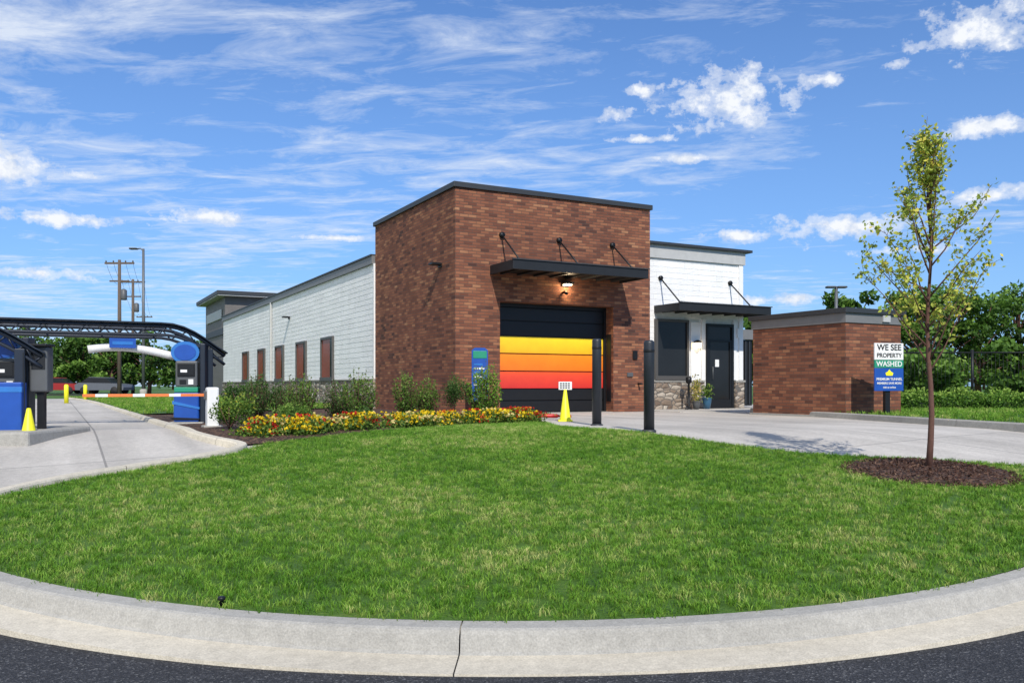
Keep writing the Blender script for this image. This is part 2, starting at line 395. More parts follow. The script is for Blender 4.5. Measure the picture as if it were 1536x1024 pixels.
def ring(name,c,r,zf):
    V=[(c[0],c[1],zf(*c)+.09)]
    F=[];K=40
    for j,(rr,zz) in enumerate([(r*.35,.07),(r*.7,.055),(r*.95,.035),(r*1.03,-.02)]):
        for k in range(K):
            t=2*math.pi*k/K; w=rr*(1+.04*math.sin(5*t+1)+.03*math.sin(9*t)); x=c[0]+w*math.cos(t); y=c[1]+w*math.sin(t)
            V.append((x,y,zf(x,y)+zz+.01*math.sin(13*t+j)))
    for k in range(K): F.append((0,1+k,1+(k+1)%K))
    for j in range(3):
        for k in range(K):
            a=1+j*K; F.append((a+k,a+K+k,a+K+(k+1)%K,a+(k+1)%K))
    return meshobj(name,V,F,M['mulch'],None,True)
RING=ring('mulch_ring',mc,.9,lawnz)
def chips(parent,X,Y,Z):
    n=len(X); cc=lerpcol(rng.uniform(0,1,n),[(0,(.03,.015,.011)),(.7,(.11,.052,.035)),(1,(.24,.14,.09))])
    leafmesh('chips',np.stack([X,Y,Z],1),rng.uniform(.01,.03,n),cc,M['leaf'],parent,.35)
n=3200; t=rng.uniform(0,6.28,n); r=.97*np.sqrt(rng.uniform(0,1,n)); X=mc[0]+r*np.cos(t); Y=mc[1]+r*np.sin(t)
Z=np.array([lawnz(a,b) for a,b in zip(X,Y)])+.085-.06*(r/.92)**2+rng.uniform(-.005,.012,n)
chips(RING,X,Y,Z)

# ---------------------------------------------------------------- grass blades (instanced)
tc=bpy.data.collections.new('grass_tufts')
for q in range(4):
    V=[];F=[];tip=[]
    for i in range(14):
        a=random.uniform(0,6.28); r=random.uniform(0,.06); x=r*math.cos(a); y=r*math.sin(a)
        h=random.uniform(.018,.048); w=random.uniform(.0018,.003); d=random.uniform(0,6.28); ln=random.uniform(.2,1.0)*h; e=random.uniform(0,6.28)
        dx,dy=math.cos(d)*w,math.sin(d)*w; lx,ly=math.cos(e)*ln,math.sin(e)*ln; b=len(V)
        V+=[(x-dx,y-dy,-.005),(x+dx,y+dy,-.005),(x-dx*.8+lx*.35,y-dy*.8+ly*.35,h*.6),(x+dx*.8+lx*.35,y+dy*.8+ly*.35,h*.6),(x+lx,y+ly,h*.95)]
        F+=[(b,b+1,b+3,b+2),(b+2,b+3,b+4)]; tip+=[0,0,.65,.65,1]
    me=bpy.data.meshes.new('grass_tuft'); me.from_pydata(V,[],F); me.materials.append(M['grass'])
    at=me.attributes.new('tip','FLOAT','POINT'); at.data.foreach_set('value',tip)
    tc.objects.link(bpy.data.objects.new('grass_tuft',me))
def grassgn(obj,density,smin=.8,smax=1.3,seed=1):
    ng=bpy.data.node_groups.new('grass_scatter','GeometryNodeTree')
    ng.interface.new_socket('Geometry',in_out='INPUT',socket_type='NodeSocketGeometry')
    ng.interface.new_socket('Geometry',in_out='OUTPUT',socket_type='NodeSocketGeometry')
    N=ng.nodes; L=ng.links
    gi=N.new('NodeGroupInput'); go=N.new('NodeGroupOutput'); d=N.new('GeometryNodeDistributePointsOnFaces')
    d.inputs['Density'].default_value=density; d.inputs['Seed'].default_value=seed
    ip=N.new('GeometryNodeInstanceOnPoints'); ci=N.new('GeometryNodeCollectionInfo'); ci.inputs[0].default_value=tc
    ci.inputs['Separate Children'].default_value=True; ci.inputs['Reset Children'].default_value=True
    ip.inputs['Pick Instance'].default_value=True
    rv=N.new('FunctionNodeRandomValue'); rv.data_type='FLOAT_VECTOR'; rv.inputs[0].default_value=(-.15,-.15,0); rv.inputs[1].default_value=(.15,.15,6.28)
    rs=N.new('FunctionNodeRandomValue'); rs.data_type='FLOAT'; rs.inputs[2].default_value=smin; rs.inputs[3].default_value=smax
    j=N.new('GeometryNodeJoinGeometry')
    L.new(gi.outputs[0],d.inputs[0]); L.new(d.outputs['Points'],ip.inputs['Points']); L.new(ci.outputs[0],ip.inputs['Instance'])
    L.new(rv.outputs[0],ip.inputs['Rotation']); L.new(rs.outputs[1],ip.inputs['Scale'])
    L.new(ip.outputs[0],j.inputs[0]); L.new(gi.outputs[0],j.inputs[0]); L.new(j.outputs[0],go.inputs[0])
    md=obj.modifiers.new('grass','NODES'); md.node_group=ng
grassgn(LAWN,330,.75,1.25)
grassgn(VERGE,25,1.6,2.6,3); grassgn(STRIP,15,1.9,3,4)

# ---------------------------------------------------------------- car wash building (local: x along front, y back, z up)
B=empty('car_wash_building',(-1.45,21.8,.75),math.atan2(UY,UX))
T=5.96; DX0,DX1,DZ=1.286,4.887,2.97; TW,TL=6.17,6.2
box('tower_front_left',0,DX0,0,.43,-.2,T-.14,M['brick'],B)
box('tower_front_right',DX1,TW,0,.43,-.2,T-.14,M['brick'],B)
box('tower_lintel',DX0,DX1,0,.43,DZ,T-.14,M['brick'],B)
box('tower_body',0,TW,.43,TL,DZ+.03,T-.14,M['brick'],B)
box('tower_side_wall',0,.35,.43,TL,-.2,DZ+.03,M['brick'],B)
box('tower_side_wall_far',TW-.35,TW,.43,TL,-.2,DZ+.03,M['brick'],B)
box('tower_coping',-.06,TW+.06,-.06,TL+.06,T-.139,T,M['coping'],B,.01)
for nm,a in (('jamb_l',(DX0,DX0+.07,.36,.5,0,DZ)),('jamb_r',(DX1-.07,DX1,.36,.5,0,DZ)),('head',(DX0+.07,DX1-.07,.36,.5,DZ-.1,DZ))):
    box('door_'+nm,*a,M['black'],B)
m,b_,p=newmat('door_gradient'); v=b_.sep(b_.n('ShaderNodeUVMap').outputs[0])[1]
c=b_.ramp(b_.m('DIVIDE',v,3.0),[(.22,(.6,.028,.025)),(.34,(.78,.07,.03)),(.378,(.84,.10,.02)),(.384,(.86,.17,.012)),(.535,(.88,.27,.012)),(.541,(.9,.42,.012)),(.69,(.93,.68,.02))])
pos=b_.n('ShaderNodeNewGeometry').outputs['Position']
c=b_.mix(.5,c,b_.ramp(b_.noise(pos,3,3),[(.3,.85),(.7,1.1)]),'MULTIPLY')
b_.put(p.inputs['Base Color'],c); p.inputs['Roughness'].default_value=.35
M['doorgrad']=m
zz=[.02,.34,.66,1.14,1.615,2.09,2.5,2.87]; dm=[M['black'],M['black'],m,m,m,M['black'],M['black']]
for i in range(7):
    x0,x1=DX0+.07,DX1-.07
    box('door_panel_%d'%(i+1),x0,x1,.42,.46,zz[i]+.014,zz[i+1]-.014,dm[i],B,.006)
box('door_backing',DX0+.07,DX1-.07,.462,.5,0,2.87,M['black'],B)
box('threshold',DX0,DX1,.02,.43,-.1,.012,M['curb'],B)
box('door_reveal_panel',DX1-.02,DX1-.003,.1,.32,.3,2.2,M['black'],B,.004)
def awning(pref,x0,x1,yw,d,z0,z1,rods,zr):
    box(pref+'_deck',x0+.04,x1-.04,yw-d+.04,yw-.002,z0+.07,z1-.03,M['black'],B)
    box(pref+'_fascia',x0,x1,yw-d,yw-d+.05,z0,z1,M['awn'],B,.008)
    box(pref+'_end_a',x0,x0+.05,yw-d+.05,yw-.001,z0,z1,M['awn'],B,.006)
    box(pref+'_end_b',x1-.05,x1,yw-d+.05,yw-.001,z0,z1,M['awn'],B,.006)
    box(pref+'_drip',x0-.03,x1+.03,yw-d-.03,yw-d+.02,z1,z1+.025,M['coping'],B)
    P=[]
    for xr in rods:
        P.append(([(xr,yw-.03,zr),(xr,yw-d*.82,z1)],.022))
        P.append(([(xr,yw,zr),(xr,yw-.08,zr)],.075))
        P.append(([(xr,yw-d*.82,z1-.02),(xr,yw-d*.82,z1+.06)],.04))
    tubes(pref+'_rods',P,M['black'],B)
    k=int((x1-x0)/.5)
    for i in range(k): box(pref+'_rib_%d'%i,x0+.3+i*.5,x0+.34+i*.5,yw-d+.06,yw-.01,z0+.02,z0+.068,M['coping'],B)
awning('door_awning',.99,5.14,0,1.29,3.64,3.88,(1.326,3.08,4.83),4.7)
def walllamp(nm,x,y,z,ax):
    if ax=='f':
        box(nm+'_plate',x-.1,x+.1,y-.04,y,z-.06,z+.06,M['black'],B,.01); box(nm+'_hood',x-.14,x+.14,y-.28,y-.04,z-.0,z+.05,M['coping'],B,.01)
    else:
        box(nm+'_plate',x-.04,x,y-.1,y+.1,z-.06,z+.06,M['black'],B,.01); box(nm+'_hood',x-.3,x-.04,y-.14,y+.14,z,z+.06,M['black'],B,.01)
walllamp('door_lamp',3.27,0,3.5,'f'); box('door_lamp_lens',3.17,3.37,-.24,-.08,3.47,3.498,M['lamp'],B)
tubes('security_camera',[([(3.2,-.0,3.28),(3.2,-.1,3.28)],.03),([(3.2,-.1,3.29),(3.2,-.24,3.24)],.045)],M['black'],B)
walllamp('side_lamp',0,.94,3.93,'s'); walllamp('side_lamp2',-.03,17.5,3.7,'s')
box('wall_panel',5.55,5.7,-.05,0,1.5,1.75,M['black'],B,.01); box('wall_outlet',5.35,5.55,-.04,0,1.0,1.12,M['grey'],B,.01)
tubes('hose_bib',[([(5.75,0,.8),(5.75,-.18,.8)],.03)],M['black'],B)

# --- long wash bay wing
WL=34.3; WT=4.95; HL=.17
box('wing_body',.0,9.5,TL+.001,WL,-.2,WT-.3,M['trim'],B)
def laps(name,p0,p1,nrm,z0,z1,H,mat,parent):
    V=[];F=[]; z=math.floor(z0/H)*H; p0=Vector(p0);p1=Vector(p1);n=Vector(nrm)
    while z<z1-.01:
        za=max(z,z0); zt=min(z+H,z1); b=len(V)
        for (o,h) in ((.003,za),(.014,za),(.008,zt)):
            for q in (p0,p1): V.append((q.x+n.x*o,q.y+n.y*o,h))
        F+=[(b,b+1,b+3,b+2),(b+2,b+3,b+5,b+4)]; z+=H
    return meshobj(name,V,F,mat,parent)
laps('wing_siding',(0,TL+.07),(0,WL),(-1,0),.98,WT-.3,HL,M['siding'],B)
box('wing_stone_base',-.07,.2,TL+.002,WL,-.2,.92,M['stone'],B)
box('wing_stone_ledge',-.1,.2,TL+.003,WL,.921,.975,M['curb'],B,.008)
box('wing_fascia',-.09,9.6,TL+.07,WL+.05,WT-.299,WT-.05,M['fascia'],B)
box('wing_coping',-.13,9.65,TL+.07,WL+.08,WT-.049,WT,M['coping'],B)
for yc in (20.9,): box('wing_downspout',-.12,-.035,yc,yc+.1,.98,WT-.3,M['lfascia'],B,.01)
box('wing_corner_trim',-.05,0.0,TL+.001,TL+.069,.98,WT-.3,M['trim'],B)
for i,yc in enumerate((11.55,15.4,19.3,23.2,27.2)):
    w=.8;z0,z1=.98,2.57
    n_='bay_window_%d'%(i+1)
    box(n_+'_glass',-.045,-.03,yc-w+.45,yc+w-.08,z0+.08,z1-.08,M['redglass'] ,B); box(n_+'_side_light',-.047,-.03,yc-w+.09,yc-w+.44,z0+.08,z1-.08,M['glass'],B)
    box(n_+'_jamb_a',-.09,0.01,yc-w,yc-w+.09,z0,z1,M['frame'],B); box(n_+'_jamb_b',-.09,0.01,yc+w-.09,yc+w,z0,z1,M['frame'],B)
    box(n_+'_head',-.092,0.01,yc-w+.09,yc+w-.09,z1-.09,z1,M['frame'],B); box(n_+'_sill',-.11,0.01,yc-w-.03,yc+w+.03,z0-.06,z0+.08,M['frame'],B)
# --- exit tower at the back
box('exit_tower_walls',.1,7.5,WL+.09,42,-.2,6.2,M['gsiding'],B)
box('exit_tower_roof',-.45,8,WL-.5,42.6,6.26,6.5,M['coping'],B,.02)
box('exit_tower_soffit',-.4,7.9,WL-.45,42.5,6.2,6.258,M['lfascia'],B)
box('exit_tower_clerestory',.02,.09,35.3,41.2,4.9,5.5,M['lfascia'],B,.02); box('exit_tower_band',.03,.095,34.8,41.5,3.9,4.3,M['coping'],B)
# --- office wing
OX0,OX1,OY,OT=TW,10.78,1.16,5.15
box('office_body',OX0+.001,OX1,OY+.001,9,-.2,OT-.5,M['trim'],B)
laps('office_siding',(OX0,OY),(OX1,OY),(0,-1),.92,OT-.48,HL,M['siding'],B)
box('office_stone_base',OX0+.002,9.14,OY-.09,OY+.1,-.2,.86,M['stone'],B); box('office_stone_ledge',OX0+.002,9.14,OY-.12,OY+.1,.861,.92,M['curb'],B)
box('office_stone_base2',10.42,OX1+.02,OY-.09,OY+.1,-.2,.86,M['stone'],B); box('office_stone_ledge2',10.42,OX1+.05,OY-.12,OY+.1,.861,.92,M['curb'],B)
box('office_fascia',OX0+.003,OX1+.08,OY-.08,9.1,OT-.48,OT-.08,M['lfascia'],B)
box('office_coping',OX0+.003,OX1+.28,OY-.2,9.3,OT-.079,OT,M['coping'],B)
def window(nm,x0,x1,z0,z1,y):
    f=.08
    box(nm+'_glass',x0+f,x1-f,y-.06,y-.045,z0+f,z1-f,M['glass'],B)
    box(nm+'_jamb_a',x0,x0+f,y-.11,y,z0,z1,M['frame'],B); box(nm+'_jamb_b',x1-f,x1,y-.11,y,z0,z1,M['frame'],B)
    box(nm+'_head',x0+f,x1-f,y-.112,y,z1-f,z1,M['frame'],B); box(nm+'_sill',x0-.04,x1+.04,y-.15,y,z0-.05,z0+f,M['frame'],B)
window('office_window',7.2,8.5,.97,2.8,OY)
box('office_pilaster',8.62,8.96,OY-.05,OY,.92,2.75,M['trim'],B); box('door_trim_a',9.05,9.2,OY-.06,OY,.0,2.85,M['trim'],B); box('door_trim_b',10.36,10.5,OY-.06,OY,.93,2.85,M['trim'],B)
box('corner_trim',10.62,10.79,OY-.05,OY,.93,OT-.49,M['trim'],B)
box('entry_door_frame_a',9.21,9.29,OY-.1,OY,0,2.72,M['black'],B); box('entry_door_frame_b',10.27,10.35,OY-.1,OY,0,2.72,M['black'],B)
box('entry_door_head',9.29,10.27,OY-.1,OY,2.63,2.72,M['black'],B); box('entry_door_transom_bar',9.29,10.27,OY-.09,OY,2.15,2.21,M['black'],B)
box('entry_door_glass',9.29,10.27,OY-.05,OY-.035,0.02,2.63,M['glass'],B); box('entry_door_rail',9.29,10.27,OY-.085,OY-.051,.02,.3,M['black'],B)
box('entry_door_stile',9.29,9.37,OY-.084,OY-.051,.3,2.15,M['black'],B); box('entry_door_stile2',10.19,10.27,OY-.084,OY-.051,.3,2.15,M['black'],B)
tubes('entry_door_handle',[([(9.45,OY-.12,.95),(9.45,OY-.12,1.35)],.014)],M['pole'],B)
box('entry_door_notice',9.6,9.76,OY-.054,OY-.051,1.35,1.58,M['white'],B)
awning('office_awning',7.2,10.85,OY,1.23,2.97,3.2,(7.43,10.24),4.06)
lathe('office_sconce',[(.05,-.12),(.1,-.1),(.12,.02),(.05,.06)],M['lamp'],B,(8.8,OY-.16,2.05),12)
lathe('office_sconce_cap',[(.13,.0),(.1,.05),(.03,.09)],M['black'],B,(8.8,OY-.16,2.09),12)
box('office_sconce_arm',8.77,8.83,OY-.1,OY-.031,2.1,2.16,M['black'],B)
box('office_vent',10.5,10.58,OY-.1,OY-.03,2.3,2.6,M['white'],B)
box('entry_walk',6.3,11.3,-1.2,OY-.1,-.2,.02,M['concrete'],B)
G=empty('service_gate',(-1.45,21.8,.75),math.atan2(UY,UX))
box('panel',10.95,12.6,2.6,2.66,.05,2.35,M['black'],G); box('header',10.85,12.7,2.5,2.7,2.36,2.7,M['fascia'],G)
for i in range(9): box('slat_%d'%i,11.0+i*.18,11.05+i*.18,2.57,2.598,.1,2.3,M['coping'],G)
def plight(name,loc,e,c=(1,.75,.45),r=.08):
    l=bpy.data.lights.new(name,'POINT'); l.energy=e; l.color=c; l.shadow_soft_size=r
    o=bpy.data.objects.new(name,l); o.location=loc; link(o,B)
plight('door_lamp_light',(3.27,-.2,3.38),16); plight('sconce_light',(8.8,OY-.32,2.0),4)

# ---------------------------------------------------------------- brick enclosure
E=empty('brick_enclosure',(7.66,19.6,.75),math.atan2(UY,UX))
box('walls',0,1.9,0,2.95,-.2,2.2,M['brick'],E); box('cap_band',-.03,1.93,-.03,2.98,2.201,2.42,M['fascia'],E)
box('coping',-.09,1.99,-.09,3.04,2.421,2.54,M['coping'],E,.01); box('footing',-.06,1.96,-.06,3.01,-.2,.05,M['curb'],E)
box('scupper',1.2,1.45,-.07,-.031,2.25,2.4,M['lfascia'],E)

# ---------------------------------------------------------------- site furniture
def bollard(x,y,h,r=.088):
    e=empty('bollard',(x,y,Gr(y)))
    lathe('post',[(r,-.1),(r,h-.05),(r*.93,h-.02),(r*.6,h)],M['bollard'],e)
    lathe('base_collar',[(r+.03,-.05),(r+.03,.02),(r+.005,.035)],M['coping'],e)
    lathe('band',[(r+.002,h-.2),(r+.004,h-.19),(r+.004,h-.16),(r+.002,h-.15)],M['black'],e)
    return e
bollard(1.59,16.0,1.63); bollard(2.24,13.95,1.49)
def cone(x,y,h,sign=False,name='traffic_cone'):
    e=empty(name,(x,y,Gr(y)))
    box('foot',-.15,.15,-.15,.15,.005,.035,M['yellow'],e,.01)
    lathe('body',[(.125,.035),(.115,.06),(.03,h),(.02,h+.01)],M['yellow'],e)
    if sign:
        box('sign_plate',-.14,.14,-.01,.01,h+.0,h+.17,M['white'],e,.01)
        for k in range(3):
            for q in range(4): box('sign_line_%d_%d'%(k,q),-.11+q*.055,-.07+q*.055,-.014,-.0105,h+.03+k*.045,h+.058+k*.045,M['grey'],e)
    return e
cone(1.11,17.8,.66,True); cone(-7.22,12.75,.5)
h=empty('red_hose',(0,0,0)); pts=[(-.25+.14*i,20.3-.13*i+.2*math.sin(i*.8),.81+.12*math.exp(-i*.35)) for i in range(12)]
tubes('hose',[(pts,.045)],M['red'],h)
s=empty('information_sign',(-.79,21.0,.75),math.atan2(UY,UX)*.4)
out=[(-.2,.35),(.2,.35),(.2,1.62),(.12,1.68),(-.12,1.68),(-.2,1.62)]
prism('panel',out,.06,M['blue'],s); box('post',-.04,.04,.061,.12,-.1,1.5,M['black'],s)
box('header',-.17,.17,-.012,-.001,1.42,1.6,M['green'],s,.005)
for k in range(6): box('line_%d'%k,-.15,.15-.04*(k%3),-.008,-.001,.75+k*.1,.79+k*.1,M['lblue'] if k%2 else M['white'],s)
s=empty('site_sign',(8.37,18.95,.78),math.radians(14))
box('post',-.06,.06,.03,.13,-.1,1.6,M['black'],s,.008)
box('top_panel',-.37,.37,-.01,.029,1.29,1.66,M['white'],s,.008); box('middle_panel',-.37,.37,-.011,.028,1.11,1.285,M['green'],s,.006); box('lower_panel',-.37,.37,-.012,.027,.6,1.105,M['blue'],s,.008)
text('text_1','WE SEE',.19,M['black'],s,(0,-.014,1.56)); text('text_2','PROPERTY',.135,M['black'],s,(0,-.014,1.385))
text('text_3','WASHED',.16,M['white'],s,(0,-.015,1.195)); text('text_4','PREMIUM TUNNEL',.08,M['white'],s,(0,-.016,.86)); text('text_5','MEMBERS SAVE MORE',.065,M['white'],s,(0,-.016,.77)); text('text_6','visit us online',.06,M['white'],s,(0,-.016,.68))
prism('logo',[(-.08,.94),(.08,.94),(.1,1.0),(.04,1.03),(0,1.08),(-.04,1.03),(-.1,1.0)],.004,M['yellow'],s,Matrix.Translation((0,-.018,0)))
def canopy(px,py,length,z0abs,zfoot,hh):
    e=empty('entry_canopy',(px,py,0),math.atan2(UY,UX))
    def top(s):
        t=max(0,min(1,(s+.3)/1.1)); return z0abs-hh*(1-math.sin(t*math.pi/2))
    for yo in (0,1.1):
        P=[]; S=np.linspace(-.3,length,46)
        up=[(-q,yo,top(q)) for q in S]; lo=[(-q,yo,top(q)-.17) for q in S]
        P.append((up,.038)); P.append((lo,.03))
        for i in range(0,len(S)-1,2): P.append(([up[i],lo[i+1]],.014)); P.append(([lo[i+1],up[min(i+2,45)]],.014))
        tubes('truss_%d'%(yo>0),P,M['navy'],e,6)
        box('post_%d'%(yo>0),-.07,.07,yo-.07,yo+.07,zfoot-.1,top(0)-.1,M['navy'],e,.01)
        box('base_plate_%d'%(yo>0),-.14,.14,yo-.14,yo+.14,zfoot-.01,zfoot+.03,M['coping'],e)
    # open purlins between the two trusses and a narrow eave strip
    P=[]
    for q in np.linspace(0,length,9): P.append(([(-q,0,top(q)),(-q,1.1,top(q))],.02))
    tubes('purlins',P,M['navy'],e,6)
    V=[];F=[]; S=np.linspace(-.34,length,40)
    for q in S: V+=[(-q,-.1,top(q)+.04),(-q,.3,top(q)+.04),(-q,.3,top(q)+.065),(-q,-.1,top(q)+.065)]
    for i in range(39):
        for k in range(4): F.append((i*4+k,i*4+(k+1)%4,(i+1)*4+(k+1)%4,(i+1)*4+k))
    F+= [(0,1,2,3),(159,158,157,156)]
    meshobj('roof_skin',V,F,M['navy'],e)
    return e,top
c1,top1=canopy(-5.9,16.6,7.5,2.63,.75,.55)
prism('hanging_sign',[(-1.75,2.2),(-1.3,2.2),(-1.3,2.38),(-1.75,2.38)],.05,M['blue'],c1); box('hanging_sign_text',-1.7,-1.35,-.006,-.001,2.26,2.32,M['lblue'],c1)
V=[(-0.6-1.5*t,.2,2.06+.16*math.sin(t*2.4)) for t in np.linspace(0,1,14)]
tubes('light_bar',[(V,.075)],M['white'],c1,8)
c2,top2=canopy(-7.5,13.0,5,2.45,.72,.5)
def paystation(x,y,rz,fl=1):
    z=Gr(y); e=empty('pay_station',(x,y,z),rz)
    box('plinth',-.32,.32,-.3,.3,-.05,.06,M['curb'],e,.015)
    box('lower_cabinet',-.23,.23,-.2,.2,.06,.62,M['blue'],e,.03)
    prism('wrap_edge',[(-.245,.4),(.245,.3),(.245,.34),(-.245,.46)],.42,M['lblue'],e,Matrix.Translation((0,-.212,0)))
    prism('wrap_stripe',[(-.245,.1),(.245,.1),(.245,.13),(-.245,.15)],.42,M['black'],e,Matrix.Translation((0,-.213,0)))
    box('green_band',-.215,.215,-.21,.2,.625,.72,M['green'],e,.01)
    box('upper_cabinet',-.2,.2,-.18,.2,.725,1.22,M['grey'],e,.03)
    box('screen_bezel',-.16,.16,-.2,-.181,.92,1.17,M['black'],e,.01); box('screen',-.13,.13,-.206,-.201,.95,1.14,M['glass'],e)
    box('screen_label',-.1,.02,-.209,-.2065,1.0,1.05,M['white'],e)
    box('card_slot',-.12,.0,-.195,-.181,.78,.86,M['black'],e); box('keypad',.04,.13,-.195,-.181,.77,.87,M['white'],e)
    seg=24
    o=[(-.04+.26*math.cos(2*math.pi*k/seg),1.38+.21*math.sin(2*math.pi*k/seg)) for k in range(seg)]
    prism('topper_disc',o,.2,M['lblue'],e,Matrix.Translation((0,-.1,0)))
    o=[(-.04+.2*math.cos(2*math.pi*k/seg),1.38+.15*math.sin(2*math.pi*k/seg)) for k in range(seg)]
    prism('topper_face',o,.01,M['blue'],e,Matrix.Translation((0,-.111,0)))
    box('topper_neck',-.05,.05,-.05,.05,1.2,1.26,M['black'],e)
    box('side_fin',.24,.34,-.16,.16,.05,1.55,M['navy'],e,.02); box('camera_arm',.16,.24,-.05,.05,1.48,1.54,M['navy'],e)
    return e
paystation(-6.2,16.35,.15); paystation(-7.85,13.3,.2)
box('payment_island',-8.9,-7.0,12.35,14.2,.55,.83,M['curb'],None,.04)
k=empty('menu_kiosk',(-7.62,12.95,.8),.2); box('lower',-.2,.2,-.12,.12,0,.75,M['blue'],k,.02); box('stripe',-.205,.205,-.125,-.05,.6,.68,M['lblue'],k,.004); box('pole_',.12,.2,-.03,.05,.75,1.2,M['black'],k)
k=empty('payment_screen',(-7.3,13.25,.8),.1); box('body',-.13,.13,-.12,.12,.6,1.3,M['grey'],k,.03); box('leg',-.05,.05,-.05,.05,0,.6,M['black'],k); box('screen',-.1,.1,-.13,-.121,.95,1.2,M['glass'],k); box('hood',-.15,.15,-.2,.12,1.301,1.34,M['black'],k,.01)
g=empty('barrier_gate',(-5.27,15.0,.75),math.atan2(UY,UX))
box('cabinet',-.1,.1,-.12,.12,0,.72,M['white'],g,.03); box('cabinet_foot',-.16,.16,-.18,.18,-.03,.05,M['curb'],g,.01); box('hub',-.14,-.101,-.07,.07,.5,.66,M['grey'],g,.02)
for i in range(10): box('arm_%d'%i,-.14-.19*(i+1),-.14-.19*i,-.02,.02,.56,.61,M['orange'] if i%3!=2 else M['white'],g,.004)
e=empty('lane_post',(-18.8,36,.75)); lathe('post',[(.09,0),(.09,.75),(.05,.8)],M['yellow'],e)
e=empty('lane_post',(-21,42,.75)); lathe('post',[(.09,0),(.09,.75),(.05,.8)],M['yellow'],e)
e=empty('sprinkler_head',(-1.76,5.17,.16)); lathe('riser',[(.014,-.03),(.014,.04),(.024,.045),(.024,.06),(.015,.065)],M['black'],e,seg=10)

def loc2w(a,v,z=0): return (-1.45+UX*a-UY*v,21.8+UY*a+UX*v,.75+z)
def planter(a,v,mat,r,h,cols,n=260,lh=.4,name='potted_plant'):
    x,y,z=loc2w(a,v,.02); e=empty(name,(x,y,z))
    lathe('pot',[(r*.65,0),(r*.9,h*.6),(r,h*.95),(r*1.08,h),(r*.9,h),(r*.88,h-.04)],mat,e,seg=16)
    P=rng.normal(size=(n,3))*np.array([r*.55,r*.55,lh*.3])+np.array([0,0,h+lh*.45]); P[:,2]=np.maximum(P[:,2],h-.02)
    leafmesh('foliage',P,rng.uniform(.02,.05,n),lerpcol(rng.uniform(0,1,n),cols),M['leaf'],e)
gc=[(0,(.04,.09,.015)),(.7,(.13,.24,.03)),(1,(.3,.36,.07))]
pb=simple('teal_glaze',(.03,.11,.2),.3)
planter(8.35,.55,M['grey'],.13,.26,[(0,(.1,.14,.03)),(.5,(.4,.4,.08)),(1,(.7,.5,.12))],400,.7)
planter(8.95,.75,pb,.15,.35,gc,300,.4)
planter(10.9,.1,M['wpole'],.16,.16,[(0,(.1,.12,.02)),(.4,(.7,.5,.03)),(1,(.8,.6,.05))],260,.22)
e=empty('pedestal_ashtray',loc2w(8.1,.6)); lathe('body',[(.12,0),(.12,.03),(.035,.05),(.035,.8),(.09,.85),(.09,1.0),(.03,1.02)],M['black'],e)
def chair(a,v,rz):
    e=empty('patio_chair',loc2w(a,v,.0),rz)
    P=[([(sx*.24,.22,0),(sx*.24,.2,.42),(sx*.25,.34,.98)],.018) for sx in (-1,1)]+[([(sx*.25,-.24,0),(sx*.25,-.2,.62),(sx*.25,.22,.64)],.018) for sx in (-1,1)]
    P+=[([(-.24,.34,.98),(.24,.34,.98)],.018),([(-.25,-.22,.42),(.25,-.22,.42)],.014)]
    P+=[([(-.2+.1*i,.24,.46),(-.2+.1*i,.33,.96)],.012) for i in range(5)]
    tubes('frame',P,M['black'],e,6); box('seat',-.25,.25,-.23,.23,.42,.45,M['coping'],e,.01)
chair(11.45,.6,.6)

# ---------------------------------------------------------------- shrubs & flowers
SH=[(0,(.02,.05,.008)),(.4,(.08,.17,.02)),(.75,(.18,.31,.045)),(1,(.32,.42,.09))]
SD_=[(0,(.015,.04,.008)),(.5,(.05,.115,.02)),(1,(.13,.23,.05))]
def shrub(x,y,h,r,kind='mound',cols=SH,n=1500,size=.032,name='shrub',z0=None):
    z=(Gl(y) if z0 is None else z0); e=empty(name,(x,y,z)); P=[];paths=[]
    if kind=='shoots':
        k=int(60*r/.4)
        for i in range(k):
            a=random.uniform(0,6.28); q=math.sqrt(random.random()); hh=h*(1.08-.5*q*q)*random.uniform(.72,1.12)
            tx,ty=math.cos(a)*q*r*1.05,math.sin(a)*q*r*1.05
            pts=[(tx*.25,ty*.25,0),(tx*.75,ty*.75,hh*.5),(tx,ty,hh)]; paths.append((pts,[.006,.004,.002]))
            for j in range(n//k):
                t=random.uniform(.15,1); w=.03*(1.25-t*.6)
                bx=tx*(.25+1.0*t if t<.5 else .5+.5*t); by=ty*(.25+1.0*t if t<.5 else .5+.5*t)
                P.append((bx+random.gauss(0,w),by+random.gauss(0,w),hh*t+random.gauss(0,w*.6)))
        up=.9
    else:
        lobes=[(random.gauss(0,.4)*r,random.gauss(0,.4)*r,h*random.uniform(.4,.75),random.uniform(.35,.55)) for _ in range(9)]
        for i in range(n):
            lx,ly,lz,lr=random.choice(lobes); v=Vector((random.gauss(0,1),random.gauss(0,1),random.gauss(0,1))).normalized()*(random.random()**.4)
            P.append((lx+v.x*lr*r,ly+v.y*lr*r,max(.02,lz+v.z*lr*h*.75)))
        for i in range(10): a=random.uniform(0,6.28); paths.append(([(0,0,0),(math.cos(a)*r*.5,math.sin(a)*r*.5,h*.6)],[.01,.004]))
        up=.2
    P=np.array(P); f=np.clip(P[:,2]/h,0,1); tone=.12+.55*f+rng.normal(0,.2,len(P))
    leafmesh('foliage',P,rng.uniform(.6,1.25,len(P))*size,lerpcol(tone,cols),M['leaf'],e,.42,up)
    tubes('stems',paths,M['wood'],e,4)
YG=[(0,(.03,.07,.01)),(.5,(.1,.2,.025)),(.8,(.26,.34,.05)),(1,(.6,.55,.07))]
shrub(-4.7,14.2,.62,.38,'mound',YG,2300,.028)
